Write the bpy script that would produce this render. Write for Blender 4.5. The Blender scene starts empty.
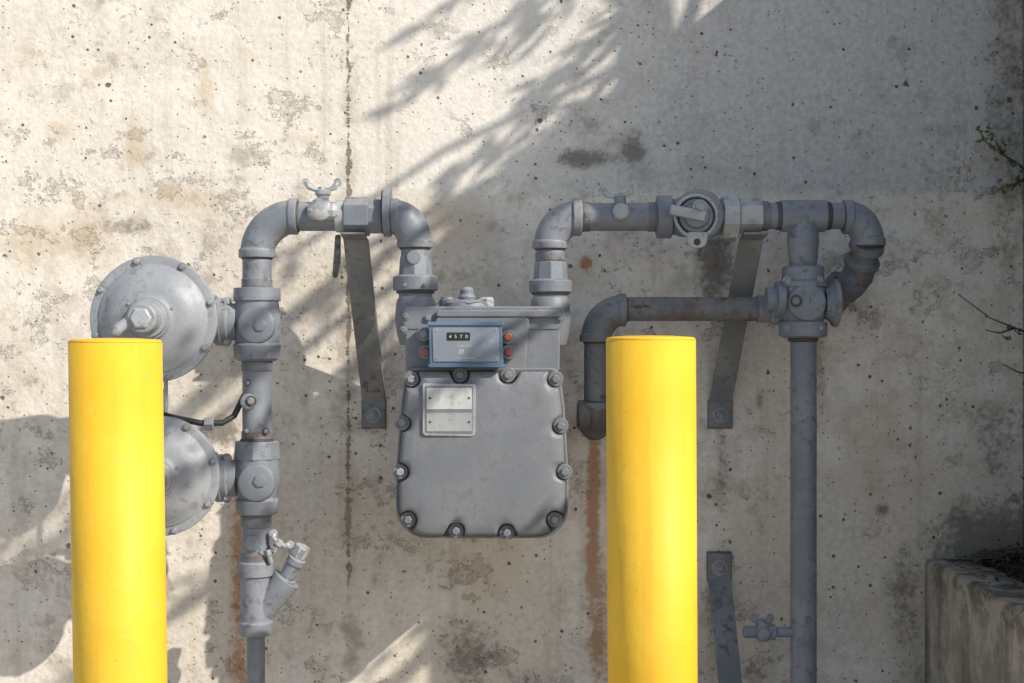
import bpy, bmesh, math, random
import numpy as np
from mathutils import Vector, Matrix, noise as mnoise
random.seed(7)
scene=bpy.context.scene
scene.view_settings.view_transform='Standard'
scene.view_settings.look='None'
scene.view_settings.exposure=0
F=1422.2; CAMY=-3.25; CZ=1.05
def sc(y): return (y-CAMY)/F
def G(u,v,y=-.25):
    s=sc(y); return Vector(((u-512)*s,y,CZ-(v-341.5)*s))
SUND=Vector((-1.3,1.0,-1.1))

# ---------------------------------------------------------------- materials
class NT:
    def __init__(s,name):
        s.m=bpy.data.materials.new(name); s.m.use_nodes=True
        s.t=s.m.node_tree; s.b=s.t.nodes['Principled BSDF']
        s.co=s.t.nodes.new('ShaderNodeTexCoord').outputs['Object']
    def put(s,inp,v):
        if isinstance(v,bpy.types.NodeSocket): s.t.links.new(v,inp)
        elif isinstance(v,(tuple,list)):
            v=tuple(v)
            if inp.type=='RGBA' and len(v)==3: v=v+(1,)
            inp.default_value=v
        else: inp.default_value=v
    def math(s,op,a,b=0.0,c=None,clamp=False):
        n=s.t.nodes.new('ShaderNodeMath'); n.operation=op; n.use_clamp=clamp
        s.put(n.inputs[0],a); s.put(n.inputs[1],b)
        if c is not None: s.put(n.inputs[2],c)
        return n.outputs[0]
    def mul(s,a,b): return s.math('MULTIPLY',a,b)
    def add(s,a,b): return s.math('ADD',a,b)
    def sub(s,a,b): return s.math('SUBTRACT',a,b)
    def ss(s,x,lo,hi,a=0.0,b=1.0):
        n=s.t.nodes.new('ShaderNodeMapRange'); n.interpolation_type='SMOOTHSTEP'
        s.put(n.inputs[0],x); n.inputs[1].default_value=lo; n.inputs[2].default_value=hi
        n.inputs[3].default_value=a; n.inputs[4].default_value=b
        if lo>hi:
            n.inputs[1].default_value=hi; n.inputs[2].default_value=lo
            n.inputs[3].default_value=b; n.inputs[4].default_value=a
        return n.outputs[0]
    def mix(s,f,a,b,mode='MIX'):
        n=s.t.nodes.new('ShaderNodeMix'); n.data_type='RGBA'; n.blend_type=mode
        s.put(n.inputs[0],f); s.put(n.inputs[6],a); s.put(n.inputs[7],b)
        return n.outputs[2]
    def noise(s,scale,detail=3,rough=.55,vec=None,dist=0.0):
        n=s.t.nodes.new('ShaderNodeTexNoise'); s.put(n.inputs['Vector'],vec or s.co)
        n.inputs['Scale'].default_value=scale; n.inputs['Detail'].default_value=detail
        n.inputs['Roughness'].default_value=rough; n.inputs['Distortion'].default_value=dist
        return n.outputs[0]
    def voro(s,scale,vec=None,feature='F1',rnd=1.0):
        n=s.t.nodes.new('ShaderNodeTexVoronoi'); n.feature=feature
        s.put(n.inputs['Vector'],vec or s.co); n.inputs['Scale'].default_value=scale
        n.inputs['Randomness'].default_value=rnd
        return n
    def map(s,scale=(1,1,1),loc=(0,0,0),rot=(0,0,0)):
        n=s.t.nodes.new('ShaderNodeMapping'); s.put(n.inputs[0],s.co)
        n.inputs['Scale'].default_value=scale; n.inputs['Location'].default_value=loc
        n.inputs['Rotation'].default_value=rot
        return n.outputs[0]
    def sep(s,v=None):
        n=s.t.nodes.new('ShaderNodeSeparateXYZ'); s.put(n.inputs[0],v or s.co); return n.outputs
    def attr(s,name):
        n=s.t.nodes.new('ShaderNodeAttribute'); n.attribute_name=name; return s.sep(n.outputs['Color'])
    def bump(s,h,dist,strength=1.0,prev=None):
        n=s.t.nodes.new('ShaderNodeBump'); s.put(n.inputs['Height'],h)
        n.inputs['Distance'].default_value=dist; n.inputs['Strength'].default_value=strength
        if prev is not None: s.put(n.inputs['Normal'],prev)
        return n.outputs[0]
    def fin(s,col,rough,nrm=None,metal=0.0,spec=None):
        s.put(s.b.inputs['Base Color'],col); s.put(s.b.inputs['Roughness'],rough)
        s.put(s.b.inputs['Metallic'],metal)
        if spec is not None: s.b.inputs['Specular IOR Level'].default_value=spec
        if nrm is not None: s.put(s.b.inputs['Normal'],nrm)
        return s.m

def paint(name,c,c2,rough=.42,dirt=.35,dirtcol=(.07,.06,.05),rust=0.0,bumpd=.0006,metal=0.0,dust=0.0):
    m=NT(name)
    a=m.noise(9,2); b=m.noise(45,4,.68)
    col=m.mix(m.ss(a,.35,.65),c,c2)
    if dust>0:   # pale chalky dust lying on upward faces
        g=m.t.nodes.new('ShaderNodeNewGeometry'); nz_=m.sep(g.outputs['Normal'])[2]
        f=m.mul(m.ss(nz_,.15,.95),m.ss(b,.38,.58))
        col=m.mix(m.mul(f,dust),col,(.42,.40,.36))
    if dirt>0:
        d=m.mul(m.ss(b,.50,.66),m.ss(a,.38,.60))
        col=m.mix(m.mul(d,dirt),col,dirtcol)
    if dirt>.15:
        sp=m.voro(130)
        dots=m.mul(m.ss(sp.outputs['Distance'],.20,.08),m.ss(m.sep(sp.outputs['Color'])[0],.84,.88))
        col=m.mix(m.mul(dots,.65),col,dirtcol)
    if rust>0:
        r=m.ss(m.noise(22,5,.72),.5,.62)
        col=m.mix(m.mul(r,rust),col,(.13,.068,.034))
    rg=m.add(m.mul(b,.3),rough-.14)
    n=m.bump(m.noise(80,2,.7),bumpd*1.4)
    return m.fin(col,rg,n,metal)
PIPE=paint('grey_enamel',(.160,.180,.210),(.220,.240,.272),.50,.62,(.075,.07,.065),dust=.4)
METER=paint('meter_grey_enamel',(.155,.168,.188),(.180,.193,.212),.52,.3,(.09,.085,.08),bumpd=.0005,dust=.35)
REG=paint('regulator_light_grey',(.245,.262,.287),(.30,.317,.34),.48,.5,(.12,.11,.10),dust=.2)
LIGHTM=paint('bare_aluminium',(.32,.34,.36),(.42,.435,.445),.4,.6)
ZINC=paint('zinc_bolt',(.20,.21,.23),(.32,.33,.34),.40,.75)
RUSTP=paint('weathered_pipe',(.110,.118,.126),(.16,.165,.17),.6,.9,(.05,.04,.03),.55,.0012,dust=.3)
AGED=paint('aged_enamel',(.135,.15,.17),(.175,.188,.205),.55,.85,(.05,.04,.03),.5,.0010,dust=.25)
RUSTD=paint('rusty_fitting',(.10,.095,.09),(.17,.172,.175),.6,.9,(.04,.03,.02),.75,.0014)
GRIME=paint('joint_grime',(.055,.052,.050),(.095,.088,.082),.7,.6,(.03,.022,.016),.4)
STRAP=paint('strap_steel',(.155,.163,.17),(.225,.23,.235),.5,.85,bumpd=.0009)
RUBBER=paint('black_hose',(.02,.02,.022),(.03,.03,.032),.5,0)
BLACK=paint('black_plastic',(.012,.012,.014),(.018,.018,.02),.3,0)
WHITEP=paint('white_print',(.50,.50,.48),(.58,.58,.56),.5,0)
PLATE=paint('plate_white',(.44,.45,.45),(.52,.525,.52),.35,.3)
PLATE2=paint('plate_grey',(.30,.31,.32),(.36,.37,.375),.35,.3)
RED=paint('red_seal',(.30,.085,.06),(.40,.12,.08),.55,.4)
BLUE=paint('blue_plastic',(.075,.135,.22),(.12,.195,.29),.16,.14,bumpd=.0002)
DIAL=paint('index_face',(.19,.22,.265),(.22,.25,.295),.25,.14,bumpd=.0002)

def yellow():
    m=NT('yellow_enamel')
    a=m.noise(5,3); b=m.noise(38,4,.7)
    col=m.mix(m.ss(a,.3,.7),(.80,.460,.024),(.85,.53,.040))
    streak=m.noise(1,4,.6,vec=m.map((30,30,1.2)))
    col=m.mix(m.mul(m.ss(streak,.52,.75),.36),col,(.56,.32,.04))
    col=m.mix(m.mul(m.ss(b,.58,.70),.32),col,(.46,.34,.14))
    sp=m.voro(60)
    dots=m.mul(m.ss(sp.outputs['Distance'],.13,.05),m.ss(m.sep(sp.outputs['Color'])[0],.90,.92))
    col=m.mix(m.mul(dots,.65),col,(.24,.17,.07))
    n=m.bump(m.add(m.noise(26,3,.5),m.mul(b,.25)),.0013)
    return m.fin(col,m.add(m.mul(b,.25),.46),n,spec=.38)
YEL=yellow()

STAINS_AND_SHADE=[]  # u,v,ru,rv,amount,channel   channels: 0 dark, 1 rust, 2 tan
for t in [(716,262,22,40,1.1,0),(586,263,7,7,1.2,1),(594,470,8,60,1.2,1),(593,540,9,120,1.05,1),(598,620,13,100,.8,1),
    (585,158,38,12,1.0,0),(632,150,18,24,.9,0),(720,175,10,16,.4,0),(1000,548,80,56,1.1,0),(905,600,26,60,.65,0),(930,690,50,70,.5,0),
    (470,655,40,40,.75,0),(530,690,50,30,.5,0),(745,690,26,40,.5,0),(350,500,12,100,.6,2),(240,560,14,120,.8,1),(240,660,15,60,.8,1),
    (222,432,26,17,1.05,0),(75,240,70,46,.6,2),(30,245,26,36,.8,2),(650,250,30,16,.5,0),(455,225,50,36,.65,2),(722,455,8,70,.5,0),
    (1010,120,34,240,.6,0),(850,290,30,50,.5,0),(135,150,14,32,.85,2),(100,72,24,9,.85,2),(205,90,14,36,.75,2),(130,226,44,11,.8,0),  # tall right-edge entry: staining plus the top-right shade gradient, painted as colour
    (60,130,20,14,.7,2),(650,560,90,60,.45,2),(880,440,70,90,.45,2),(490,580,60,50,.45,2),(1000,430,40,80,.45,0),(180,196,60,14,.6,2),(30,60,30,20,.5,2),
    (300,140,30,10,.5,2),(940,130,30,10,.4,0),(820,380,10,120,.35,0),(760,400,6,14,.8,0),(884,510,9,9,.8,0),(30,380,12,9,.7,0)]:
    STAINS_AND_SHADE.append(t)

def wallmat():
    m=NT('painted_concrete')
    x,y,z=m.sep(); at=m.attr('stain_shade'); lo=m.attr('coat')
    big=lo[0]; zn=lo[1]; gz=lo[2]
    mid=m.noise(12,5,.68); fine=m.noise(75,3,.68)
    ch=m.noise(9,6,.70,vec=m.map((1,1,1.25),(1.7,0,.3)))
    col=m.mix(m.ss(big,.36,.64),(.635,.575,.49),(.755,.705,.625))
    col=m.mix(m.mul(m.ss(m.add(mid,m.mul(big,.4)),.64,.84),.5),col,(.53,.455,.365))
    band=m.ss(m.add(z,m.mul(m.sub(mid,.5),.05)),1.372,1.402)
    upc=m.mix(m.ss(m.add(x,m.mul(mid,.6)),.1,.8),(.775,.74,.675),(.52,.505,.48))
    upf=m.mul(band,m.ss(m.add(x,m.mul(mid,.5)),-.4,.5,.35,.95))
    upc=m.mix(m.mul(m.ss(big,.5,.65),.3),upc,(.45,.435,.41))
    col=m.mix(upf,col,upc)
    col=m.mix(.45,col,m.mix(m.ss(fine,.3,.7),(.36,.36,.36),(.64,.64,.64)),'OVERLAY')
    st=m.noise(1,3,.65,vec=m.map((20,1,1.1)))
    col=m.mix(m.mul(m.ss(st,.52,.74),.28),col,(.34,.29,.23))
    g=m.mul(m.ss(mid,.53,.66),m.ss(gz,.45,.58))
    col=m.mix(m.mul(g,.5),col,(.29,.25,.21))
    zz=m.ss(zn,.47,.57)
    chip=m.mul(m.ss(ch,.575,.583),zz)
    rim=m.mul(m.mul(m.ss(ch,.553,.575),m.sub(1.0,m.ss(ch,.575,.585))),zz)
    tiny=m.mul(m.ss(m.noise(34,3,.7,vec=m.map((1,1,1.5),(4,0,9))),.632,.642),m.ss(gz,.40,.50))
    chips=m.math('MAXIMUM',chip,tiny)
    col=m.mix(m.mul(chips,.62),col,m.mix(m.ss(fine,.4,.6),(.33,.275,.205),(.57,.515,.44)))
    col=m.mix(m.mul(rim,.6),col,(.83,.81,.77))
    cx=m.add(x,m.mul(m.sub(m.noise(16,3,.7),.5),.026))
    cd=m.math('ABSOLUTE',m.sub(cx,-.374))
    cn=m.noise(1,4,.8,vec=m.map((1,1,34)))
    cw=m.mul(m.ss(cn,.40,.62),.0070)
    crack=m.mul(m.math('LESS_THAN',cd,cw),m.ss(z,.42,.55))
    halo=m.mul(m.ss(cd,.036,.0),m.ss(mid,.43,.56))
    col=m.mix(m.mul(halo,.45),col,(.36,.31,.25))
    col=m.mix(m.mul(crack,.78),col,(.12,.10,.08))
    jit=m.mul(fine,.14)
    def holes(scale,thr,rad,off):
        v=m.voro(scale,vec=m.map((1,1,1),off))
        return m.mul(m.ss(m.add(v.outputs['Distance'],jit),rad+.07,rad+.03),m.ss(m.sep(v.outputs['Color'])[0],thr,thr+.01))
    hole=m.math('MAXIMUM',m.math('MAXIMUM',holes(34,.74,.14,(0,.3,0)),holes(80,.74,.16,(3,.2,1))),holes(13,.66,.088,(1,.25,6)))
    col=m.mix(m.mul(hole,.84),col,(.075,.06,.05))
    nb=m.add(m.mul(m.sub(ch,.5),1.5),m.mul(m.sub(fine,.5),1.6))
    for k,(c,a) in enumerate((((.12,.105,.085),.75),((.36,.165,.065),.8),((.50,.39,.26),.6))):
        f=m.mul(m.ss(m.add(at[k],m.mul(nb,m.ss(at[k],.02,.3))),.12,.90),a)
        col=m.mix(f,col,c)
    h=m.mul(mid,.0052)
    h=m.add(h,m.mul(fine,.0012))
    h=m.sub(h,m.mul(chip,.0034))
    h=m.add(h,m.mul(rim,.0010))
    h=m.sub(h,m.mul(m.math('MAXIMUM',crack,hole),.004))
    return m.fin(col,.88,m.bump(h,1.0),spec=.25)
WALL=wallmat()

def concrete(name,a,b,moss=0.0,det=5):
    m=NT(name)
    n1=m.noise(5,det,.68)
    col=m.mix(m.ss(n1,.35,.65),a,b)
    if moss:
        col=m.mix(m.mul(m.ss(m.noise(1,3,.6,vec=m.map((14,14,1.5))),.46,.66),.5),col,(.13,.115,.09))
        z=m.sep()[2]
        top=m.ss(m.add(z,m.mul(n1,.10)),.50,.62)
        col=m.mix(m.mul(m.mul(m.ss(m.noise(13,4,.7),.44,.58),m.add(m.mul(top,.6),.4)),moss),col,(.07,.062,.035))
    n=m.bump(m.noise(30,det,.72),.008) if moss else None
    return m.fin(col,.92,n,spec=.2)
PLANT=concrete('planter_concrete',(.40,.355,.285),(.56,.51,.43),.75)
SIDE=concrete('side_wall_concrete',(.09,.09,.085),(.15,.145,.14),.3,3)
GROUND=concrete('ground_concrete',(.42,.39,.34),(.48,.45,.40),0,2)
SOIL=concrete('soil',(.018,.014,.01),(.045,.035,.025),0,3)
def leafm(name,a,b):
    m=NT(name); col=m.mix(m.ss(m.noise(25,1),.4,.6),a,b); return m.fin(col,.55)
LEAF=leafm('leaf_green',(.07,.10,.03),(.16,.17,.05))
DEAD=leafm('leaf_dead',(.035,.028,.018),(.11,.08,.05))
BARK=leafm('bark',(.05,.035,.025),(.10,.07,.05))

# ---------------------------------------------------------------- mesh helpers
def empty(name,loc=(0,0,0)):
    e=bpy.data.objects.new(name,None); scene.collection.objects.link(e); e.location=(0,0,0); e.empty_display_size=.1
    return e
def mk(name,verts,faces,mat,par=None,bevel=0.0,smooth=True,seg=2,recalc=True):
    me=bpy.data.meshes.new(name); me.from_pydata([tuple(v) for v in verts],[],faces); me.validate()
    if recalc:
        bm=bmesh.new(); bm.from_mesh(me); bmesh.ops.recalc_face_normals(bm,faces=bm.faces); bm.to_mesh(me); bm.free()
    if smooth:
        for p in me.polygons: p.use_smooth=True
    o=bpy.data.objects.new(name,me); scene.collection.objects.link(o); me.materials.append(mat)
    if par: o.parent=par
    if bevel>0:
        b=o.modifiers.new('bevel','BEVEL'); b.width=bevel; b.segments=seg; b.limit_method='ANGLE'; b.angle_limit=math.radians(28)
        b.harden_normals=smooth
    return o
def frame(d):
    d=d.normalized(); a=Vector((0,0,1)) if abs(d.z)<.9 else Vector((1,0,0))
    x=d.cross(a).normalized(); y=d.cross(x).normalized(); return x,y
def lathe(name,st,mat,par,seg=44,bevel=.0012,rot=0.0,axis=None):
    ax=axis or (st[-1][0]-st[0][0]); X,Y=frame(ax)
    V=[];Fc=[]
    for p,r in st:
        for i in range(seg):
            a=2*math.pi*i/seg+rot; V.append(p+X*(r*math.cos(a))+Y*(r*math.sin(a)))
    n=len(st)
    for j in range(n-1):
        for i in range(seg):
            k=(i+1)%seg; Fc.append((j*seg+i,j*seg+k,(j+1)*seg+k,(j+1)*seg+i))
    Fc.append(tuple(range(seg))); Fc.append(tuple((n-1)*seg+i for i in range(seg)))
    return mk(name,V,Fc,mat,par,bevel)
def VL(name,u,prof,mat,par,y=-.25,**k):
    s=sc(y); return lathe(name,[(G(u,v,y),r*s) for v,r in prof],mat,par,axis=Vector((0,0,-1)),**k)
def HL(name,v,prof,mat,par,y=-.25,**k):
    s=sc(y); return lathe(name,[(G(u,v,y),r*s) for u,r in prof],mat,par,axis=Vector((1,0,0)),**k)
def YL(name,u,v,y,prof,mat,par,**k):
    c=G(u,v,y); s=sc(y)
    return lathe(name,[(c+Vector((0,-d,0)),r*s) for d,r in prof],mat,par,axis=Vector((0,-1,0)),**k)
def AL(name,p0,p1,prof,mat,par,**k):
    return lathe(name,[(p0.lerp(p1,t),r) for t,r in prof],mat,par,axis=(p1-p0),**k)
def sweep(name,pts,rad,mat,par,seg=36,bevel=0):
    n=len(pts); T=[]
    for i in range(n):
        a=pts[max(i-1,0)];b=pts[min(i+1,n-1)]; T.append((b-a).normalized())
    X,_=frame(T[0]); V=[];Fc=[]
    for i in range(n):
        X=(X-T[i]*X.dot(T[i])).normalized(); Y=T[i].cross(X)
        r=rad[i] if isinstance(rad,(list,tuple)) else rad
        for j in range(seg):
            a=2*math.pi*j/seg; V.append(pts[i]+X*(r*math.cos(a))+Y*(r*math.sin(a)))
    for i in range(n-1):
        for j in range(seg):
            k=(j+1)%seg; Fc.append((i*seg+j,i*seg+k,(i+1)*seg+k,(i+1)*seg+j))
    Fc.append(tuple(range(seg))); Fc.append(tuple((n-1)*seg+j for j in range(seg)))
    return mk(name,V,Fc,mat,par,bevel)
def elbow(name,a,c,b,r,mat,par,cr=1.22,cl=.016,body=1.12):
    R=(c-a).length; d0=(c-a).normalized(); d1=(b-c).normalized(); Rb=(b-c).length
    pts=[];N=16
    for i in range(N+1):
        t=i/N*math.pi/2
        pts.append(a+d0*(R*math.sin(t))+d1*(Rb*(1-math.cos(t))))
    rr=[r*body*(1+.05*math.sin(math.pi*i/N)) for i in range(N+1)]
    sweep(name,pts,rr,mat,par)
    for nm,p,d in(('collar_a',a,d0),('collar_b',b,-d1)):
        lathe(name+'_'+nm,[(p-d*.004,r*cr*.97),(p-d*.001,r*cr),(p+d*cl*.7,r*cr),(p+d*cl,r*body*1.02)],mat,par,axis=d,bevel=.001)
        lathe(name+'_'+nm+'_joint',[(p-d*.008,r*1.01),(p-d*.0065,r*1.07),(p-d*.002,r*1.09)],GRIME,par,axis=d,bevel=0)
def box(name,c,size,mat,par,bevel=.001,rot=None):
    V=[];
    for i in(-.5,.5):
        for j in(-.5,.5):
            for k in(-.5,.5):
                v=Vector((i*size[0],j*size[1],k*size[2]))
                if rot is not None: v=rot@v
                V.append(Vector(c)+v)
    Fc=[(0,1,3,2),(4,6,7,5),(0,4,5,1),(2,3,7,6),(0,2,6,4),(1,5,7,3)]
    return mk(name,V,Fc,mat,par,bevel)
def bolt(name,p,d,r,mat,par,h=.006,washer=True):
    d=d.normalized()
    if washer: lathe(name+'_washer',[(p,r*1.45),(p+d*.0018,r*1.45)],GRIME if mat is PIPE else mat,par,seg=20,bevel=.0004,axis=d)
    lathe(name,[(p,r),(p+d*h*.8,r),(p+d*h,r*.8)],mat,par,seg=6,bevel=.0006,rot=random.random(),axis=d)
def threads(name,p,q,r,mat,par,n=5):
    d=(q-p); st=[]
    for i in range(n*2+1):
        st.append((p+d*(i/(n*2)),r if i%2==0 else r*1.05))
    lathe(name,st,mat,par,bevel=0,axis=d)
def rpoly(pts,n=7):
    out=[];L=len(pts)
    for i in range(L):
        p=Vector(pts[i][:2]); r=pts[i][2] if len(pts[i])>2 else 0
        a=(Vector(pts[i-1][:2])-p); b=(Vector(pts[(i+1)%L][:2])-p)
        if r<=0: out.append(p); continue
        an=a.normalized();bn=b.normalized(); ang=math.acos(max(-1,min(1,an.dot(bn))))
        t=min(r/math.tan(ang/2),a.length*.49,b.length*.49); r=t*math.tan(ang/2)
        c=p+(an+bn).normalized()*(r/math.sin(ang/2))
        s=p+an*t-c; e=p+bn*t-c
        tot=math.atan2(s.x*e.y-s.y*e.x,s.dot(e))
        for k in range(n+1):
            th=tot*k/n; out.append(c+Vector((s.x*math.cos(th)-s.y*math.sin(th),s.x*math.sin(th)+s.y*math.cos(th))))
    return out
def slab(name,layers,yref,mat,par,bevel=.002,seg=3):
    V=[];Fc=[];n=len(layers[0][0])
    for out,y in layers:
        for p in out:
            g=G(p[0],p[1],yref); V.append(Vector((g.x,y,g.z)))
    for l in range(len(layers)-1):
        for i in range(n):
            k=(i+1)%n; Fc.append((l*n+i,l*n+k,(l+1)*n+k,(l+1)*n+i))
    Fc.append(tuple(range(n))); Fc.append(tuple((len(layers)-1)*n+i for i in range(n)))
    return mk(name,V,Fc,mat,par,bevel,seg=seg)
def wing(name,u,v,y,par,mat=LIGHTM,w=17,tilt=0.0):
    s=sc(y); c=G(u,v,y); R=Matrix.Rotation(tilt,4,'Y').to_3x3()
    lathe(name+'_stem',[(c+R@Vector((0,0,-.022)),.006),(c+R@Vector((0,0,.004)),.006)],mat,par,seg=16,axis=R@Vector((0,0,1)))
    lathe(name+'_hub',[(c+R@Vector((0,0,-.006)),.010),(c+R@Vector((0,0,.007)),.0085)],mat,par,seg=6,axis=R@Vector((0,0,1)))
    for sg in(-1,1):
        pts=[c+R@Vector((sg*a*s*w,0,b*s*w)) for a,b in((0,.0),(.45,.02),(.8,.18),(.98,.55))]
        sweep(name+'_ear',pts,[.0050,.0046,.0065,.0055],mat,par,seg=14)
        e=c+R@Vector((sg*1.0*s*w,0,.5*s*w))
        lathe(name+'_pad',[(e+Vector((0,.0035,0)),.0085),(e+Vector((0,-.0035,0)),.0085)],mat,par,seg=16,bevel=.001,axis=Vector((0,-1,0)))

# ---------------------------------------------------------------- setting
mk('ground',[(-60,-80,0),(60,-80,0),(60,60,0),(-60,60,0)],[(0,1,2,3)],GROUND,smooth=False)
xs=np.concatenate(([-5.5,-3.5,-2.2,-1.6],np.linspace(-1.3,1.3,326),[1.6,2.3,3.5]))
zs=np.concatenate(([-.02,.15],np.linspace(.22,1.90,211),[2.2,2.7,3.32]))
X,Z=np.meshgrid(xs,zs,indexing='ij')
nx,nz=X.shape
st=np.zeros((nx,nz,3)); s0=sc(0)
for (u,v,ru,rv_,a,chn) in STAINS_AND_SHADE:
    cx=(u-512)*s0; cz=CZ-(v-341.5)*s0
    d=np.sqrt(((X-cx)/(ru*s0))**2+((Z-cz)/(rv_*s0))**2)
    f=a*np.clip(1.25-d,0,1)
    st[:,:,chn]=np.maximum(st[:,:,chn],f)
coat=np.zeros((nx,nz,3)); yy=np.zeros((nx,nz))
def fr(x,z,s,o,off): return mnoise.fractal(Vector((x*s+off,off*.7,z*s)),.9,2.0,o)
for i in range(nx):
    for j in range(nz):
        x=X[i,j]; z=Z[i,j]
        coat[i,j,0]=.5+.32*fr(x,z,2.6,5,3.1)
        w=min(1,max(0,(-.1-x)/.3))*min(1,max(0,(z-1.15)/.25))
        coat[i,j,1]=.5+.30*fr(x,z,2.0,3,17.3)+.12*w
        coat[i,j,2]=.5+.30*fr(x,z,3.2,3,41.9)+.04*w
        yy[i,j]=.0022+.0022*mnoise.noise(Vector((x*4.2,1.3,z*4.2)))+.0006*mnoise.noise(Vector((x*15,7.3,z*15)))
verts=[(float(X[i,j]),float(yy[i,j]),float(Z[i,j])) for i in range(nx) for j in range(nz)]
faces=[(i*nz+j,(i+1)*nz+j,(i+1)*nz+j+1,i*nz+j+1) for i in range(nx-1) for j in range(nz-1)]
b0=len(verts)
verts+=[(-5.5,.3,-.02),(3.5,.3,-.02),(3.5,.3,3.32),(-5.5,.3,3.32)]
c10=(nx-1)*nz;c01=nz-1
nf=len(faces)
faces+=[(b0,b0+3,b0+2,b0+1),tuple([c01]+[i*nz+nz-1 for i in range(1,nx)]+[b0+2,b0+3]),tuple([j for j in range(nz)]+[b0+3,b0]),tuple([c10+j for j in range(nz-1,-1,-1)]+[b0+1,b0+2])]
me=bpy.data.meshes.new('concrete_wall'); me.from_pydata(verts,[],faces)
for k in range(nf): me.polygons[k].use_smooth=True
for nm,ar in(('stain_shade',st),('coat',coat)):
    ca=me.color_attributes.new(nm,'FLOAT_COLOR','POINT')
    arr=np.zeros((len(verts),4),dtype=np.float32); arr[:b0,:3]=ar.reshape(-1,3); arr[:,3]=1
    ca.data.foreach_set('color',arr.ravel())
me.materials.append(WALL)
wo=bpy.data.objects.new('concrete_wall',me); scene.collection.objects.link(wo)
sw=empty('side_wall')
box('panel',(1.265,-.524,1.205),(.20,1.046,2.42),SIDE,sw,.01)
pw=empty('planter_wall')
n=60; V=[];Fc=[]
ztop=CZ-.497
for i in range(n+1):
    y=-.001-i/n*1.4
    j=mnoise.noise(Vector((0,y*9,3)))*.006+mnoise.noise(Vector((0,y*40,3)))*.003
    for (x,z) in((.944,0.0),(.944+j,ztop-.010),(.952+j,ztop+j),(1.050+j,ztop+j*1.5),(1.058,ztop-.012),(1.058,0.0)):
        V.append(Vector((x,y,z)))
for i in range(n):
    for k in range(5):
        Fc.append((i*6+k,i*6+k+1,(i+1)*6+k+1,(i+1)*6+k))
Fc.append(tuple(range(6))); Fc.append(tuple(n*6+k for k in range(6)))
mk('coping',V,Fc,PLANT,pw,0)
V=[];Fc=[];nx2,ny=10,40
for i in range(nx2+1):
    for j in range(ny+1):
        x=1.056+i/nx2*.107; y=-.004-j/ny*1.2
        z=ztop-.012+.02*(i/nx2)+.012*math.exp(-(y/.25)**2)*(i/nx2)+.01*mnoise.noise(Vector((x*20,y*20,0)))
        V.append(Vector((x,y,z)))
for i in range(nx2):
    for j in range(ny): Fc.append((i*(ny+1)+j,i*(ny+1)+j+1,(i+1)*(ny+1)+j+1,(i+1)*(ny+1)+j))
mk('soil',V,Fc,SOIL,None)
def leafquad(V,Fc,c,L,W,d,up):
    d=d.normalized(); s=d.cross(up).normalized(); u2=s.cross(d)
    b=len(V)
    V+= [c,c+d*L*.35+s*W*.5+u2*L*.06,c+d*L,c+d*L*.35-s*W*.5+u2*L*.06]
    Fc.append((b,b+1,b+2,b+3))
def rv(): return Vector((random.gauss(0,1),random.gauss(0,1),random.gauss(0,1))).normalized()
V=[];Fc=[]
for i in range(1000):
    x=random.uniform(.96,1.155); y=-random.random()**1.6*.9-.01
    on=x<1.052
    if on and random.random()<.80: continue
    z=ztop+.002 if on else ztop-.008+.02*(x-1.05)/.1+.012*math.exp(-(y/.2)**2)
    d=rv(); d.z*=.25
    leafquad(V,Fc,Vector((x,y,z+random.uniform(0,.006 if on else .014))),random.uniform(.006,.022),random.uniform(.004,.011),d,Vector((0,0,1))+rv()*.4)
mk('leaf_litter',V,Fc,DEAD,None,smooth=False,recalc=False)

def twig(name,paths,leaves,mat=LEAF,r=.0016,L=.018):
    e=empty(name)
    for k,p in enumerate(paths):
        pts=[G(u,v,y) for u,v,y in p]
        sweep('stem_%d'%(k+1),pts,[r*(1-.6*i/(len(pts)-1)) for i in range(len(pts))],BARK,e,seg=8)
    V=[];Fc=[]
    for (u,v,y) in leaves:
        for q in range(2):
            leafquad(V,Fc,G(u,v,y),random.uniform(.7,1.2)*L,random.uniform(.4,.6)*L,rv(),rv())
    if V: mk('leaves',V,Fc,mat,e,smooth=False,recalc=False)
tl=[]
for i in range(26):
    t=random.random(); tl.append((978+46*t+random.uniform(-5,5),128+52*t+random.uniform(-9,7),-.06))
for i in range(12):
    t=random.random(); tl.append((1000+24*t,188-8*t+random.uniform(-4,4),-.05))
twig('climbing_plant',[[(1040,190,-.05),(1020,165,-.06),(1000,153,-.06),(986,142,-.05),(977,126,-.06)],[(1040,170,-.04),(1015,184,-.05),(998,190,-.05)],[(1002,154,-.06),(995,140,-.07)]],tl,r=.0034)
twig('bare_twig',[[(1040,338,-.05),(1015,328,-.06),(990,318,-.05),(958,294,-.04)],[(1015,328,-.06),(1000,333,-.07),(985,330,-.06)],[(1040,376,-.05),(1018,372,-.05),(1002,364,-.04)]],[(1017,333,-.06),(1020,329,-.05),(1010,340,-.06)],r=.0026)

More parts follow.
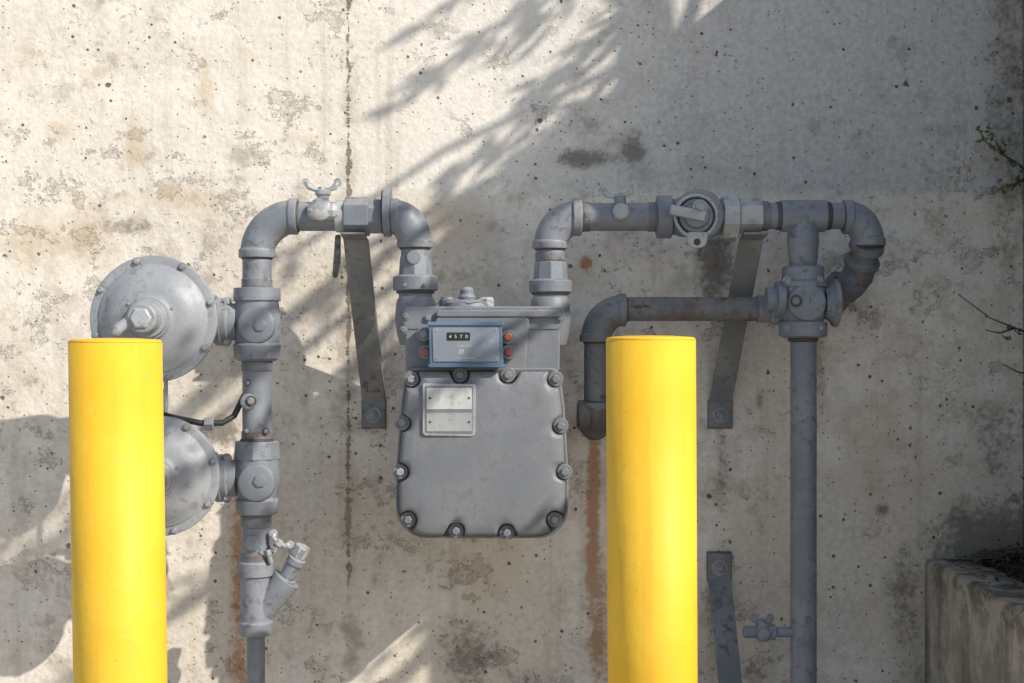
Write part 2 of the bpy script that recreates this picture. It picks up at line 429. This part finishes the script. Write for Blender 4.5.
shadow_tree=empty('shadow_tree')  # unseen tree, added with limbs shaped to cast streaky shadows on the wall
base=Vector((1.95,-1.2,0))
sweep('trunk',[base,base+Vector((.02,0,1)),base+Vector((-.03,.02,2)),base+Vector((-.08,0,3.0)),base+Vector((-.1,0,3.8))],[.08,.07,.06,.045,.02],BARK,shadow_tree,seg=14)
LV=[];LF=[]
def limb(u0,v0,u1,v1,x0,r=.010,leafn=26,spread=.03,L=.07):
    a=G(u0,v0,0); b=G(u1,v1,0)
    def lift(p):
        t=(x0-p.x)/1.3; return p-SUND*t
    A=lift(a); B=lift(b)
    t0=base+Vector((-.05,0,min(3.5,A.z+.2)))
    pts=[t0,t0.lerp(A,.6)+Vector((0,0,.03))]
    N=9
    for i in range(N+1):
        p=A.lerp(B,i/N); pts.append(p+Vector((0,0,.018*math.sin(i*1.7+u0))))
    sweep('limb',pts,[r*1.6,r*1.3]+[r*(1.1-.9*i/N) for i in range(N+1)],BARK,shadow_tree,seg=8)
    for i in range(leafn):
        t=random.random(); c=A.lerp(B,t)+rv()*spread*random.random()*(1.2-.5*t)
        d=(B-A).normalized()*1.2+rv()*.6
        leafquad(LV,LF,c,L*random.uniform(.6,1.2),L*random.uniform(.2,.34),d,rv())
limb(560,-20,398,104,1.30,.008,30,.03)
limb(470,-10,420,30,1.30,.006,10,.02)
limb(720,-60,540,90,1.32,.010,46,.05)
limb(660,0,430,200,1.30,.010,54,.05)
limb(640,60,430,235,1.32,.008,54,.05)
limb(700,30,520,170,1.34,.010,70,.06)
limb(560,150,440,260,1.30,.008,30,.05)
limb(620,-40,480,70,1.36,.007,24,.05)
limb(348,262,190,415,1.35,.010,40,.035)
limb(420,300,270,450,1.35,.010,40,.04)
limb(390,250,330,300,1.3,.006,14,.03)
limb(300,240,180,350,1.36,.007,20,.04)
limb(130,480,-20,600,1.45,.010,50,.05)
limb(140,540,-20,660,1.45,.010,50,.05)
limb(330,500,40,700,1.45,.010,60,.05)
limb(60,500,-60,600,1.45,.008,30,.05)
limb(470,560,330,690,1.40,.010,60,.06)  # added limb, its shadow breaks up the bright shaft below the meter
limb(470,610,380,700,1.42,.008,40,.05)
mk('foliage',LV,LF,LEAF,shadow_tree,smooth=False,recalc=False)

# ---------------------------------------------------------------- bollards
def bollard(u0t,u1t,vt,u0b,u1b):
    e=empty('yellow_bollard')
    y=-.9; s=sc(y)
    top=G((u0t+u1t)/2,vt,y); bot=G((u0b+u1b)/2,683,y)
    r=(u1t-u0t)/2*s; d=(bot-top); base=top+d*((top.z)/(top.z-bot.z)); base.z=0
    lathe('post',[(base,r),(top-Vector((0,0,.0045)),r)],YEL,e,seg=96,bevel=0,axis=Vector((0,0,1)))
    st=[(top+Vector((0,0,-.0044)),r*.999),(top+Vector((0,0,-.002)),r*.99),(top+Vector((0,0,.0)),r*.965),(top+Vector((0,0,.001)),r*.9),(top+Vector((0,0,.003)),r*.5),(top+Vector((0,0,.0035)),r*.05)]
    lathe('cap',st,YEL,e,seg=96,bevel=0,axis=Vector((0,0,1)))
    lathe('footing',[(Vector((base.x,base.y,.001)),r*1.9),(Vector((base.x,base.y,.02)),r*1.8)],GROUND,e,seg=48,bevel=.004)
bollard(70,161,340,75,166.5)
bollard(606,695.5,337.5,607.5,697.5)

# ---------------------------------------------------------------- inlet pipework
L=empty('gas_inlet_pipe')
VL('riser_bottom',256,[(760,9),(632,9)],PIPE,L)
lathe('riser_foot',[(G(256,758),.019),(Vector((G(256,758).x,-.25,0)),.019)],PIPE,L)
VL('strainer_end',256,[(636,11),(634,16),(622,17),(620,15),(590,15),(577,15),(575,17.5),(562,17.5),(560,15)],PIPE,L)
a=G(262,612); b=G(287,579); AL('strainer_branch',a,b,[(0,.024),(.55,.028),(.8,.030),(1,.030)],PIPE,L)
a=G(283,584,-.255); b=G(303,548,-.265); AL('cock_barrel',a,b,[(0,.0215),(.18,.0215),(.2,.017),(.55,.017),(.57,.0195),(.72,.0195),(.74,.014),(1,.013)],PIPE,L,seg=24)
AL('cock_hex',G(298,556,-.26),G(303,546,-.262),[(0,.018),(1,.018)],LIGHTM,L,seg=6)
wing('cock_key',279,543,-.275,L,LIGHTM,10,.6)
wing('cock_key_b',268,553,-.275,L,PIPE,8,-.3)
VL('nipple_low',256,[(565,14.5),(514,14.5)],PIPE,L)
VL('tee_low',257,[(515,16),(513,20),(500,21.5),(497,19),(492,21),(476,23.5),(462,21.5),(458,21.5)],PIPE,L)
VL('tee_low_nut',257,[(459,23.5),(441,22)],PIPE,L,seg=8,bevel=.002)
VL('tee_low_collar',257,[(442,17),(439,17)],GRIME,L)
VL('spool',257,[(442,14.5),(355,14.5)],PIPE,L)
threads('spool_thread',G(257,371),G(257,361),15*sc(-.25),AGED,L)
threads('spool_thread_b',G(257,439),G(257,431),15*sc(-.25),AGED,L,4)
threads('low_thread',G(256,527),G(256,515),15*sc(-.25),AGED,L,5)
threads('low_thread_b',G(256,561),G(256,553),15*sc(-.25),AGED,L,4)
VL('tee_up',257,[(361,18),(358,22),(345,24),(343,21.5),(330,23.5),(316,23.5),(303,21.5),(299,21.5)],PIPE,L)
VL('tee_up_nut',257,[(301,23.5),(288,23)],PIPE,L,seg=44)
VL('tee_up_nut2',257,[(359,23.5),(346,23.5)],PIPE,L,seg=8,bevel=.002)
VL('nipple_up',257,[(288,14.5),(250,14.5)],PIPE,L)
threads('nipple_thread',G(257,288),G(257,279),15*sc(-.25),AGED,L,4)
YL('test_plug',251,401,-.25,[(.02,8),(.034,8),(.036,7),(.037,5)],PIPE,L,seg=20)
bolt('test_plug_head',G(251,401,-.287),Vector((0,-1,0)),.008,PIPE,L)
for (u,v) in((247,431),(266,431),(248,383)): bolt('stud',G(u,v,-.278),Vector((0,-1,0)),.005,PIPE,L)
YL('plug_low',255,541,-.25,[(.02,8),(.036,8),(.038,6)],PIPE,L,seg=20)
for v in(322,478):
    HL('branch_to_regulator',v,[(238,18),(230,19),(229,21),(222,21)],PIPE,L)
    HL('branch_flange',v,[(223,24),(217,24)],PIPE,L)
    HL('branch_gasket',v,[(217.2,22.5),(216.9,22.5),(216,22.5)],GRIME,L,bevel=0)
    YL('tee_boss',260,v+3,-.25,[(.03,19),(.047,18),(.05,15)],PIPE,L)
    bolt('boss_plug',G(260,v+3,-.30),Vector((0,-1,0)),.014,PIPE,L,h=.004,washer=False)
    for dv in(-20,20):
        bolt('ear_bolt',G(227,v+dv,-.268),Vector((0,-1,0)),.007,ZINC,L)
elbow('elbow_up',G(257,256),G(257,216.5),G(296,216.5),14.5*sc(-.25),PIPE,L,cr=1.26,body=1.15)
HL('arm',216.5,[(290,14.5),(346,14.5)],PIPE,L)
YL('cock_body',323,211,-.25,[(.02,10),(.036,12),(.044,11),(.049,7),(.050,3)],LIGHTM,L,seg=28)
VL('cock_post',323,[(212,6),(196,6),(195,8),(190,8)],LIGHTM,L,y=-.27,seg=18)
wing('cock_key_top',322,190,-.27,L,w=16)
HL('cock_side',211,[(308,6.5),(312,9),(334,9),(338,6)],LIGHTM,L,y=-.28,seg=8)
HL('union_thin',216.5,[(336,16),(346,16)],LIGHTM,L)
HL('union_nut',216.5,[(345,20),(370,20)],PIPE,L,seg=6,rot=math.pi/6,bevel=.002)
HL('union_nut_b',216.5,[(369.5,18),(383,18)],PIPE,L,seg=8,rot=math.pi/8,bevel=.002)
HL('flange',212,[(384,25),(391,25)],PIPE,L)
HL('flange_gasket',212,[(382.5,22),(384.2,22)],GRIME,L,bevel=0)
elbow('elbow_down',G(393,216.5),G(415,216.5),G(415,246),14.5*sc(-.25),PIPE,L,cr=1.25,cl=.014,body=1.15)
VL('drop',415,[(243,14),(262,14)],PIPE,L)
VL('swivel_nut',415.5,[(256,15.5),(276,17)],PIPE,L,seg=8,bevel=.002)
VL('swivel_collar',415.5,[(275,18),(277,22.5),(290,22.5),(292,17),(306,16.5)],PIPE,L)
VL('swivel_gasket',415.5,[(291,19),(293.5,19)],GRIME,L,bevel=0)
for u in(405,425): bolt('swivel_stud',G(u,285,-.295),Vector((0,-1,0)),.0045,PIPE,L,washer=False)
YL('swivel_label',415,258,-.25,[(.02,7),(.036,7)],PIPE,L,seg=20)

# ---------------------------------------------------------------- meter
M=empty('gas_meter')
YR=-.36
bolts=[(411,379),(508,375),(556,379),(402,423),(400,472),(408,520),(456,531),(507,533),(555,520),(565,472),(561,426),(460,375)]
fl=rpoly([(405,368,10),(560,368,10),(565,410,60),(569,478,90),(568,539,36),(396,539,36),(395,478,90),(400,410,60)])
def dens(o,step=2.5):
    out=[]
    for i in range(len(o)):
        a=o[i];b=o[(i+1)%len(o)];n=max(1,int((b-a).length/step))
        for k in range(n): out.append(a.lerp(b,k/n))
    return out
CC=Vector((482,455))
def scl(o,k): return [CC+(p-CC)*k for p in o]
def inset(o,d): return scl(o,1-d/86)
fd=dens(fl)
slab('rear_case',[(inset(fd,5),-.165),(inset(fd,2),-.22),(inset(fd,2),-.335)],YR,METER,M)
slab('case_flange',[(fd,-.332),(fd,-.350)],YR,METER,M,bevel=.003)
slab('gasket',[(inset(fd,2.2),-.349),(inset(fd,2.2),-.3513)],YR,GRIME,M,bevel=0)
def scallop(o,r):
    out=[]
    for p in o:
        q=p.copy()
        for b in bolts:
            bb=Vector(b); dd=(CC-bb).normalized(); d=q-bb
            lat=d.dot(Vector((-dd.y,dd.x)))
            if abs(lat)<r and d.length<r*1.6:
                need=math.sqrt(r*r-lat*lat); along=d.dot(dd)
                if along<need: q=q+dd*(need-along)
        out.append(q)
    return out
c0=scallop(inset(fd,3.5),9.5)
c1=[a.lerp(b,.3) for a,b in zip(c0,inset(fd,17))]
slab('front_cover',[(c0,-.3505),(c0,-.362),(c1,-.3672),(inset(fd,17),-.3698),(inset(fd,26),-.3712),(inset(fd,50),-.3725),(inset(fd,70),-.3735)],YR,METER,M,bevel=0)
for i,b in enumerate(bolts):
    p=G(b[0],b[1],YR); p.y=-.351
    lathe('bolt_boss',[(p,8.0*sc(YR)),(p+Vector((0,-.003,0)),7.5*sc(YR))],METER,M,seg=20,axis=Vector((0,-1,0)))
    bolt('cover_bolt',p+Vector((0,-.003,0)),Vector((0,-1,0)),.0088,METER if i%4 else ZINC,M,h=.009,washer=False)
up=rpoly([(404,322,8),(561,322,8),(560,372,3),(405,372,3)])
slab('upper_case',[(up,-.17),(up,-.335)],YR,METER,M,.004)
ub=rpoly([(436,316,6),(530,316,6),(524,380,6),(424,380,6)])
slab('index_mount',[(ub,-.33),(ub,-.3485)],YR,METER,M,.003)
tp=rpoly([(403,306,6),(564,306,6),(566,319,4),(560,330,6),(405,330,6),(400,319,4)])
slab('head_casting',[(tp,-.175),(tp,-.338)],YR,METER,M,.004)
tp2=rpoly([(436,310,3),(562,310,3),(562,317,3),(436,317,3)])
slab('head_ledge',[(tp2,-.33),(tp2,-.352)],YR,METER,M,.003)
for u in(416,550):
    VL('boss',u,[(345,16),(334,19),(318,21),(306,20),(301,19),(297,17)],METER,M,y=-.285)
    VL('boss_neck',u,[(312,19.5),(299,18.5),(297,15)],METER,M,y=-.25)
for (u,v) in((406,316),(428,318),(540,312),(560,318),(404,330)): 
    p=G(u,v,-.34); bolt('head_bolt',p,Vector((0,-1,0)),.006,METER,M,h=.006)
VL('vent_base',467,[(307,24),(303,22),(300,14)],PIPE,M,y=-.27)
VL('vent_cap',467,[(302,8),(297,9),(294,7),(290,7),(287,4)],PIPE,M,y=-.27,seg=20)
VL('vent_plug',487,[(307,8),(299,8),(297,6)],LIGHTM,M,y=-.27,seg=6)
VL('vent_plug_b',447,[(307,8),(301,8),(297,5)],PIPE,M,y=-.27,seg=16)
sweep('seal_wire',[G(436,304,-.30),G(455,299,-.31),G(470,303,-.32),G(485,298,-.31),G(494,303,-.30)],.0012,LIGHTM,M,seg=6)
ix=rpoly([(429,323,4),(502,323,4),(504,366,4),(430,366,4)])
slab('index_housing',[(ix,-.348),(ix,-.384)],YR,BLUE,M,.003)
i2=rpoly([(433,327.5,2),(498.5,327.5,2),(500,361.5,2),(434,361.5,2)])
slab('index_face',[(i2,-.380),(i2,-.3865)],YR,DIAL,M,.0008)
rim=rpoly([(428,322,5),(503.5,322,5),(504.5,325.5,2),(428.5,325.5,2)])
slab('index_rim_top',[(rim,-.372),(rim,-.3885)],YR,BLUE,M,.001)
rim=rpoly([(429,363.5,2),(505,363.5,2),(505,367,3),(429.5,367,3)])
slab('index_rim_bottom',[(rim,-.372),(rim,-.3885)],YR,BLUE,M,.001)
wn=rpoly([(447.5,332.5,1),(470.5,332.5,1),(470.5,340.5,1),(447.5,340.5,1)])
slab('counter_window',[(wn,-.385),(wn,-.3876)],YR,BLACK,M,.0003)
def txt(name,s,u,v,h,mat,y,par):
    cu=bpy.data.curves.new(name,'FONT'); cu.body=s; cu.size=h; cu.align_x='CENTER'; cu.align_y='CENTER'; cu.extrude=.0001
    o=bpy.data.objects.new(name,cu); scene.collection.objects.link(o); o.data.materials.append(mat)
    o.rotation_euler=(math.pi/2,0,0); p=G(u,v,YR); o.location=(p.x,y,p.z); o.parent=par
for i,chh in enumerate('4570'):
    txt('counter_digit',chh,450.8+i*5.4,336.7,.0100,WHITEP,-.3879,M)
txt('dial_print','CUBIC FEET',465,346,.0060,WHITEP,-.3868,M)
txt('dial_print_b','x 100   TEMP COMP',466,358,.0045,WHITEP,-.3868,M)
YL('dial_knob',461,352,-.385,[(0,3.2),(.002,3.2)],PLATE2,M,seg=20)
YL('dial_disc',487,345,-.385,[(0,7),(.0018,7)],DIAL,M,seg=28)
for (u,v) in((436.5,330.5),(495.5,330.5),(437,358.5),(496.5,358.5)): YL('index_screw',u,v,-.385,[(0,1.8),(.0024,1.4)],ZINC,M,seg=12)
for (u,v) in((424,334),(426,352),(508,337),(509,352)):
    YL('seal',u,v,-.36,[(-.03,4),(0,4),(.004,4.4),(.007,4.4),(.009,3.0)],RED if v!=334 else PIPE,M,seg=20)
    YL('seal_seat',u,v,-.36,[(-.04,7.5),(.003,7.5)],METER,M,seg=20)
npf=rpoly([(423,383,2),(476,384,2),(475.5,436,4),(423,435,4)])
slab('nameplate_frame',[(npf,-.366),(npf,-.3765)],YR,PLATE2,M,.0012)
npi=rpoly([(425.5,385.5,1),(473.5,386,1),(473,433.5,2),(425.5,432.5,2)])
slab('nameplate_bed',[(npi,-.370),(npi,-.3772)],YR,METER,M,.0004)
for nm,(a,b2),mt in(('nameplate_top',(387.5,409),PLATE),('nameplate_bottom',(412.5,431),PLATE2)):
    o=rpoly([(427,a,1.5),(472,a,1.5),(472,b2,1.5),(427,b2,1.5)])
    slab(nm,[(o,-.376),(o,-.3785)],YR,mt,M,.0005)
for (u,v) in((430,398),(469,398),(430,422),(469,422)):
    YL('rivet',u,v,-.3784,[(0,1.4),(.0012,1.1)],GRIME,M,seg=12)

# ---------------------------------------------------------------- outlet pipework
R=empty('gas_outlet_pipe')
PR=14.2*sc(-.25)
VL('swivel_collar',550.5,[(306,16.5),(294,17),(292,21.5),(281,21.5),(279,17)],PIPE,R)
VL('swivel_gasket',550.5,[(291,19),(294.5,19)],GRIME,R,bevel=0)
VL('swivel_nut',550.5,[(280,17.5),(262,16)],PIPE,R,seg=8,bevel=.002)
VL('rise',550,[(282,14),(243,14)],PIPE,R)
threads('rise_thread',G(550,261),G(550,253),14.4*sc(-.25),AGED,R,4)
elbow('elbow',G(550,247),G(550,217),G(580,217),PR,PIPE,R,cr=1.25,cl=.014,body=1.15)
HL('elbow_ring',217,[(573,19),(581,19)],PIPE,R)
HL('arm',217,[(578,14),(660,14)],PIPE,R)
threads('arm_thread',G(583,217),G(590,217),14.4*sc(-.25),AGED,R,4)
threads('arm_thread_b',G(648,217),G(657,217),14.4*sc(-.25),AGED,R,4)
YL('cock_body',620,213,-.25,[(.02,9),(.036,9),(.04,7),(.041,3)],LIGHTM,R,seg=8)
VL('cock_post',620,[(212,6),(196,6)],PIPE,R,y=-.265,seg=18)
wing('cock_key',619,196,-.265,R,w=15,tilt=-.12)
HL('valve_collar',217,[(656,18),(657,21.5),(671,21.5),(673,17)],PIPE,R)
HL('valve_body',217,[(672,17),(680,20),(712,20),(722,17)],PIPE,R)
YL('valve_disc',696,216,-.25,[(.03,25),(.046,25),(.048,23.5)],PIPE,R,seg=48)
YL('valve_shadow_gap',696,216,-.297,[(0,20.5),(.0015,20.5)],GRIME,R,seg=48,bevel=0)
c=G(696,216,-.30); pts=[c+Vector((.043*math.cos(t),0,.043*math.sin(t))) for t in [2*math.pi*i/48 for i in range(49)]]
sweep('valve_ring',pts,.004,LIGHTM,R,seg=10)
YL('valve_hub',696,216,-.296,[(0,17),(.004,17),(.005,13),(.016,12),(.018,9)],PIPE,R,seg=28)
bolt('valve_stem',G(700,207,-.315),Vector((0,-1,0)),.011,ZINC,R,h=.006)
box('valve_lever',G(688,213,-.318),(.075,.011,.022),LIGHTM,R,.004,Matrix.Rotation(.2,3,'Y'))
lug=rpoly([(686,232,3),(708,232,3),(706,248,8),(688,248,8)])
slab('lock_lug',[(lug,-.292),(lug,-.305)],-.3,LIGHTM,R,.002)
YL('lock_hole',697,242,-.304,[(0,3.6),(.0018,3.6)],BLACK,R,seg=18)
YL('lock_hole_b',681,209,-.3085,[(0,3),(.003,3)],BLACK,R,seg=18)
HL('union_gasket',217,[(718,17.8),(721,17.8)],GRIME,R,bevel=0)
HL('union_nut_a',217,[(720,18),(722,23),(737,23),(739,18)],LIGHTM,R,seg=8,rot=math.pi/8,bevel=.002)
HL('union_nut_b',216,[(738,18.5),(761,18.5)],LIGHTM,R,seg=6,rot=math.pi/6,bevel=.002)
HL('union_thread',216,[(760,15),(768,15)],AGED,R)
HL('header',216,[(762,13.2),(850,13.2)],PIPE,R)
HL('header_joint',216,[(776,14),(781,14.6)],GRIME,R,bevel=0)
HL('header_joint_b',216,[(825,14.6),(830,14)],GRIME,R,bevel=0)
HL('cross_tee',216,[(780,14.5),(781,16),(790,16),(816,16),(825,16),(826,14.5)],PIPE,R)
VL('tee_leg',803,[(216,15.5),(238,15.5),(239,16),(262,14),(266,13)],PIPE,R)
VL('tee_skirt',803,[(246,13.5),(270,13.5)],PIPE,R)
VL('valve_top',803,[(266,19),(268,21),(280,21),(282,24),(287,24)],PIPE,R)
VL('valve_barrel',803,[(280,21),(292,22.5),(312,22.5),(322,20),(322,24),(336,24),(338,19)],PIPE,R)
VL('valve_joint',803,[(337,16),(342,14)],GRIME,R,bevel=0)
YL('valve_face',803,303,-.25,[(.03,19),(.048,18),(.051,14)],PIPE,R)
bolt('face_plug',G(796,301,-.302),Vector((0,-1,0)),.009,PIPE,R)
bolt('face_plug_b',G(815,293,-.298),Vector((0,-1,0)),.006,PIPE,R)
HL('valve_side',303,[(824,15),(830,19),(833,24),(837,24),(838,18),(842,10)],PIPE,R,y=-.26)
HL('side_stub',299,[(784,18),(776,18),(775,12),(766,12)],PIPE,R)
for v in(280,328): 
    for u in(787,819): bolt('flange_bolt',G(u,v,-.287),Vector((0,-1,0)),.006,ZINC,R)
VL('service_pipe',803.5,[(335,13),(765,13)],PIPE,R)
lathe('service_foot',[(G(803.5,763),13*sc(-.25)),(Vector((G(803.5,763).x,-.25,0)),13*sc(-.25))],PIPE,R)
HL('stub_low',632,[(794,5),(776,5),(775,8),(768,8),(767,6),(744,6),(743,4)],PIPE,R,seg=18)
VL('stub_low_hub',763,[(641,5),(636,8),(626,8),(621,5)],PIPE,R,seg=16)
wing('stub_low_key',762,622,-.25,R,PIPE,8)
YL('stub_disc',762,632,-.25,[(.01,6),(.022,6)],PIPE,R,seg=20)
elbow('elbow_right',G(846,217),G(868,217),G(868,244),PR*.95,PIPE,R,cr=1.28,cl=.014,body=1.16)
HL('elbow_right_ring',217,[(843,17),(851,17)],PIPE,R)
p=G(868,242); q=Vector((p.x-.006,-.215,p.z-.045)); 
AL('street_nipple',p,q,[(0,PR*1.2),(.3,PR*1.25),(.32,PR),(.8,PR),(.82,PR*1.28),(1,PR*1.28)],AGED,R)
q2=Vector((q.x-.035,-.17,q.z-.055))
sweep('street_bend',[p.lerp(q,.7),q,q+Vector((-.004,.01,-.022)),q+Vector((-.016,.025,-.042)),q2],PR*1.12,AGED,R)
AL('street_collar',q2.lerp(q,.28),q2,[(0,PR*1.3),(1,PR*1.3)],AGED,R)
sweep('wall_entry',[q2,q2+Vector((-.008,.02,-.02)),q2+Vector((-.01,.05,-.028)),Vector((q2.x-.01,.008,q2.z-.028))],PR*1.05,AGED,R)

B=empty('bypass_pipe')
yb=-.20; 
HL('run',309,[(618,12),(786,12)],RUSTP,B,y=yb)
HL('run_collar',309,[(757,14),(776,14)],PIPE,B,y=yb)
HL('run_sleeve',309,[(770,16),(785,16)],PIPE,B,y=yb-.02)
elbow('elbow_top',G(624,310,yb),G(596,310,yb),G(596,340,yb),12*sc(yb),AGED,B,cr=1.38,cl=.015,body=1.25)
VL('drop',596,[(335,12),(412,12)],RUSTP,B,y=yb)
pp=G(596,404,yb); 
elbow('elbow_wall',pp,pp+Vector((0,0,-.045)),Vector((pp.x,yb+.05,pp.z-.045)),12*sc(yb),RUSTD,B,cr=1.38,cl=.015,body=1.28)
lathe('wall_stub',[(Vector((pp.x,yb+.045,pp.z-.045)),12*sc(yb)),(Vector((pp.x,.01,pp.z-.045)),12*sc(yb))],RUSTD,B)
HL('elbow_cap',415,[(577,12),(579,15),(590,15)],RUSTD,B,y=yb)

# ---------------------------------------------------------------- regulators
def regulator(u,v,rp,full=True):
    e=empty('gas_regulator'); y=-.325; k=rp/64
    YL('rear_case',u,v,y,[(-.085,22*k),(-.07,34*k),(-.03,52*k),(-.012,58*k),(-.004,62*k)],REG,e,seg=72)
    YL('rear_flange',u,v,y,[(-.006,62*k),(-.005,64*k),(-.0005,64*k)],PIPE,e,seg=72)
    YL('diaphragm',u,v,y,[(-.001,63*k),(.001,63*k)],GRIME,e,seg=72,bevel=0)
    YL('front_flange',u,v,y,[(.0008,64*k),(.006,64*k),(.007,62.5*k),(.0072,57*k)],REG,e,seg=72)
    YL('front_case',u,v,y,[(.004,56*k),(.010,54.5*k),(.014,51*k),(.020,47*k),(.030,42*k),(.037,34*k),(.040,28*k),(.041,24*k),(.043,22.5*k),(.05,21*k)],REG,e,seg=72,bevel=.0006)
    YL('spring_case',u,v,y,[(.04,21*k),(.056,19*k),(.060,19*k),(.062,15.5*k),(.100,15*k),(.104,13*k)],REG,e,seg=36)
    YL('spring_cap',u,v,y,[(.103,11*k),(.108,11*k),(.110,9*k)],LIGHTM,e,seg=6)
    c=G(u,v,y)
    for i in range(8):
        a=math.pi*2*(i+.35)/8; r=60*k*sc(y)
        bolt('case_bolt',c+Vector((r*math.cos(a),-.0065,r*math.sin(a))),Vector((0,-1,0)),.0062,ZINC,e,h=.008)
    for i in range(3):
        a=math.pi*2*(i+.2)/3; r=25*k*sc(y)
        bolt('cap_screw',c+Vector((r*math.cos(a),-.0385,r*math.sin(a))),Vector((0,-1,0)),.0035,ZINC,e,h=.005,washer=False)
    p=c+Vector((0,-.085,0))
    pts=[p,p+Vector((-.022,-.004,-.004)),p+Vector((-.045,-.006,-.018)),p+Vector((-.058,-.006,-.034))]
    sweep('vent',pts,[.015,.013,.011,.014],LIGHTM,e,seg=18)
    cx=G(u,v,-.25); t=G(219,v,-.25)
    lathe('valve_body',[(Vector((c.x-.03,-.25,cx.z)),.035),(Vector((c.x+.04,-.25,cx.z)),.040),(Vector((t.x-.03,-.25,cx.z)),.034),(Vector((t.x,-.25,cx.z)),.034)],PIPE,e,axis=Vector((1,0,0)))
    HL('valve_flange',v,[(210,24),(216.3,24)],PIPE,e)
    return c
regulator(154,319,63.5)
regulator(160,476,60)
H=empty('vent_hose')
sweep('hose',[G(160,414,-.30),G(175,418,-.29),G(200,423,-.28),G(222,423,-.27),G(234,416,-.26),G(240,404,-.25),G(246,392,-.25)],.0065,RUBBER,H,seg=14)
sweep('impulse_tube',[G(166,340,-.27),G(166,380,-.27),G(165,440,-.27)],.0045,LIGHTM,H,seg=12)
HL('hose_nut',424,[(205,7),(214,7)],ZINC,H,y=-.278,seg=6)

# ---------------------------------------------------------------- wall brackets
def bracket(ut,vt,ub,vb,flip=False):
    e=empty('pipe_bracket')
    T=G(ut,vt,-.235); Bw=G(ub,vb,-.0)
    wd=.052; th=.005
    y0=-.006
    sg=-1 if flip else 1
    path=[Vector((Bw.x,y0,Bw.z-.030*sg)),Vector((Bw.x,y0,Bw.z+.028*sg)),Vector((T.x,-.225,T.z-.01*sg)),Vector((T.x,-.285,T.z-.002*sg))]
    V=[];Fc=[]
    n=len(path); nor=[]
    for i in range(n):
        a=path[max(i-1,0)];b=path[min(i+1,n-1)]; d=(b-a).normalized(); nn=d.cross(Vector((1,0,0))).normalized(); nor.append(nn)
    for i,p in enumerate(path):
        for sx,sn in((-.5,-.5),(.5,-.5),(.5,.5),(-.5,.5)):
            V.append(p+Vector((sx*wd,0,0))+nor[i]*(sn*th))
    for i in range(n-1):
        for k in range(4):
            k2=(k+1)%4; Fc.append((i*4+k,i*4+k2,(i+1)*4+k2,(i+1)*4+k))
    Fc.append((0,1,2,3)); Fc.append(tuple((n-1)*4+k for k in range(4)))
    mk('strap',V,Fc,STRAP,e,.0012)
    x=Bw.x+wd*.5
    V=[];xs=T.x+wd*.5
    for xx,dd in((0,0),(-.005,0)):
        V+=[Vector((x+xx,y0-.004,Bw.z+.028*sg)),Vector((xs+xx,-.226,T.z-.01*sg)),Vector((xs+xx,-.205,T.z-.01*sg)),Vector((x+xx,y0+.0,Bw.z+.055*sg))]
    mk('web',V,[(0,1,2,3),(4,5,6,7),(0,1,5,4),(1,2,6,5),(2,3,7,6),(3,0,4,7)],STRAP,e,.0008)
    box('foot',(Bw.x,-.001,Bw.z),(.056,.010,.066),RUSTD,e,.001)
    p=Vector((Bw.x,y0-.003,Bw.z-.002))
    lathe('washer',[(p,.019),(p+Vector((0,-.003,0)),.019)],ZINC,e,seg=28,axis=Vector((0,-1,0)),bevel=.0005)
    bolt('anchor_bolt',p+Vector((0,-.003,0)),Vector((0,-1,0)),.011,ZINC,e,h=.010,washer=False)
    lathe('anchor_stud',[(p,.005),(p+Vector((0,-.020,0)),.005)],ZINC,e,seg=14,axis=Vector((0,-1,0)))
    return e
e=bracket(355,234,374,414)
sweep('hook',[G(338,236,-.24),G(337,262,-.20),G(335,276,-.17)],[.006,.008,.006],RUSTD,e,seg=10)
bracket(752,234,720,414)
e=bracket(738,756,719,566,flip=True)

# ---------------------------------------------------------------- light, sky, camera
world=bpy.data.worlds.new('World'); scene.world=world; world.use_nodes=True
nt=world.node_tree; bg=nt.nodes['Background']; sky=nt.nodes.new('ShaderNodeTexSky'); sky.sky_type='NISHITA'
sky.sun_disc=False
S=-SUND.normalized()
sky.sun_elevation=math.asin(S.z); sky.sun_rotation=math.atan2(S.x,S.y)
nt.links.new(sky.outputs[0],bg.inputs[0]); bg.inputs[1].default_value=.15
sd=bpy.data.lights.new('sun','SUN'); sd.energy=5.0; sd.angle=math.radians(.5); sd.color=(1,.93,.83)
so=bpy.data.objects.new('sun',sd); so.rotation_euler=SUND.to_track_quat('-Z','Y').to_euler(); so.location=(4,-4,5); scene.collection.objects.link(so)
cd=bpy.data.cameras.new('camera'); cd.lens=50; cd.sensor_width=36; cd.clip_end=500; cd.clip_start=.05
co=bpy.data.objects.new('camera',cd); co.location=(0,CAMY,CZ); co.rotation_euler=(math.pi/2,0,0); scene.collection.objects.link(co)
scene.camera=co
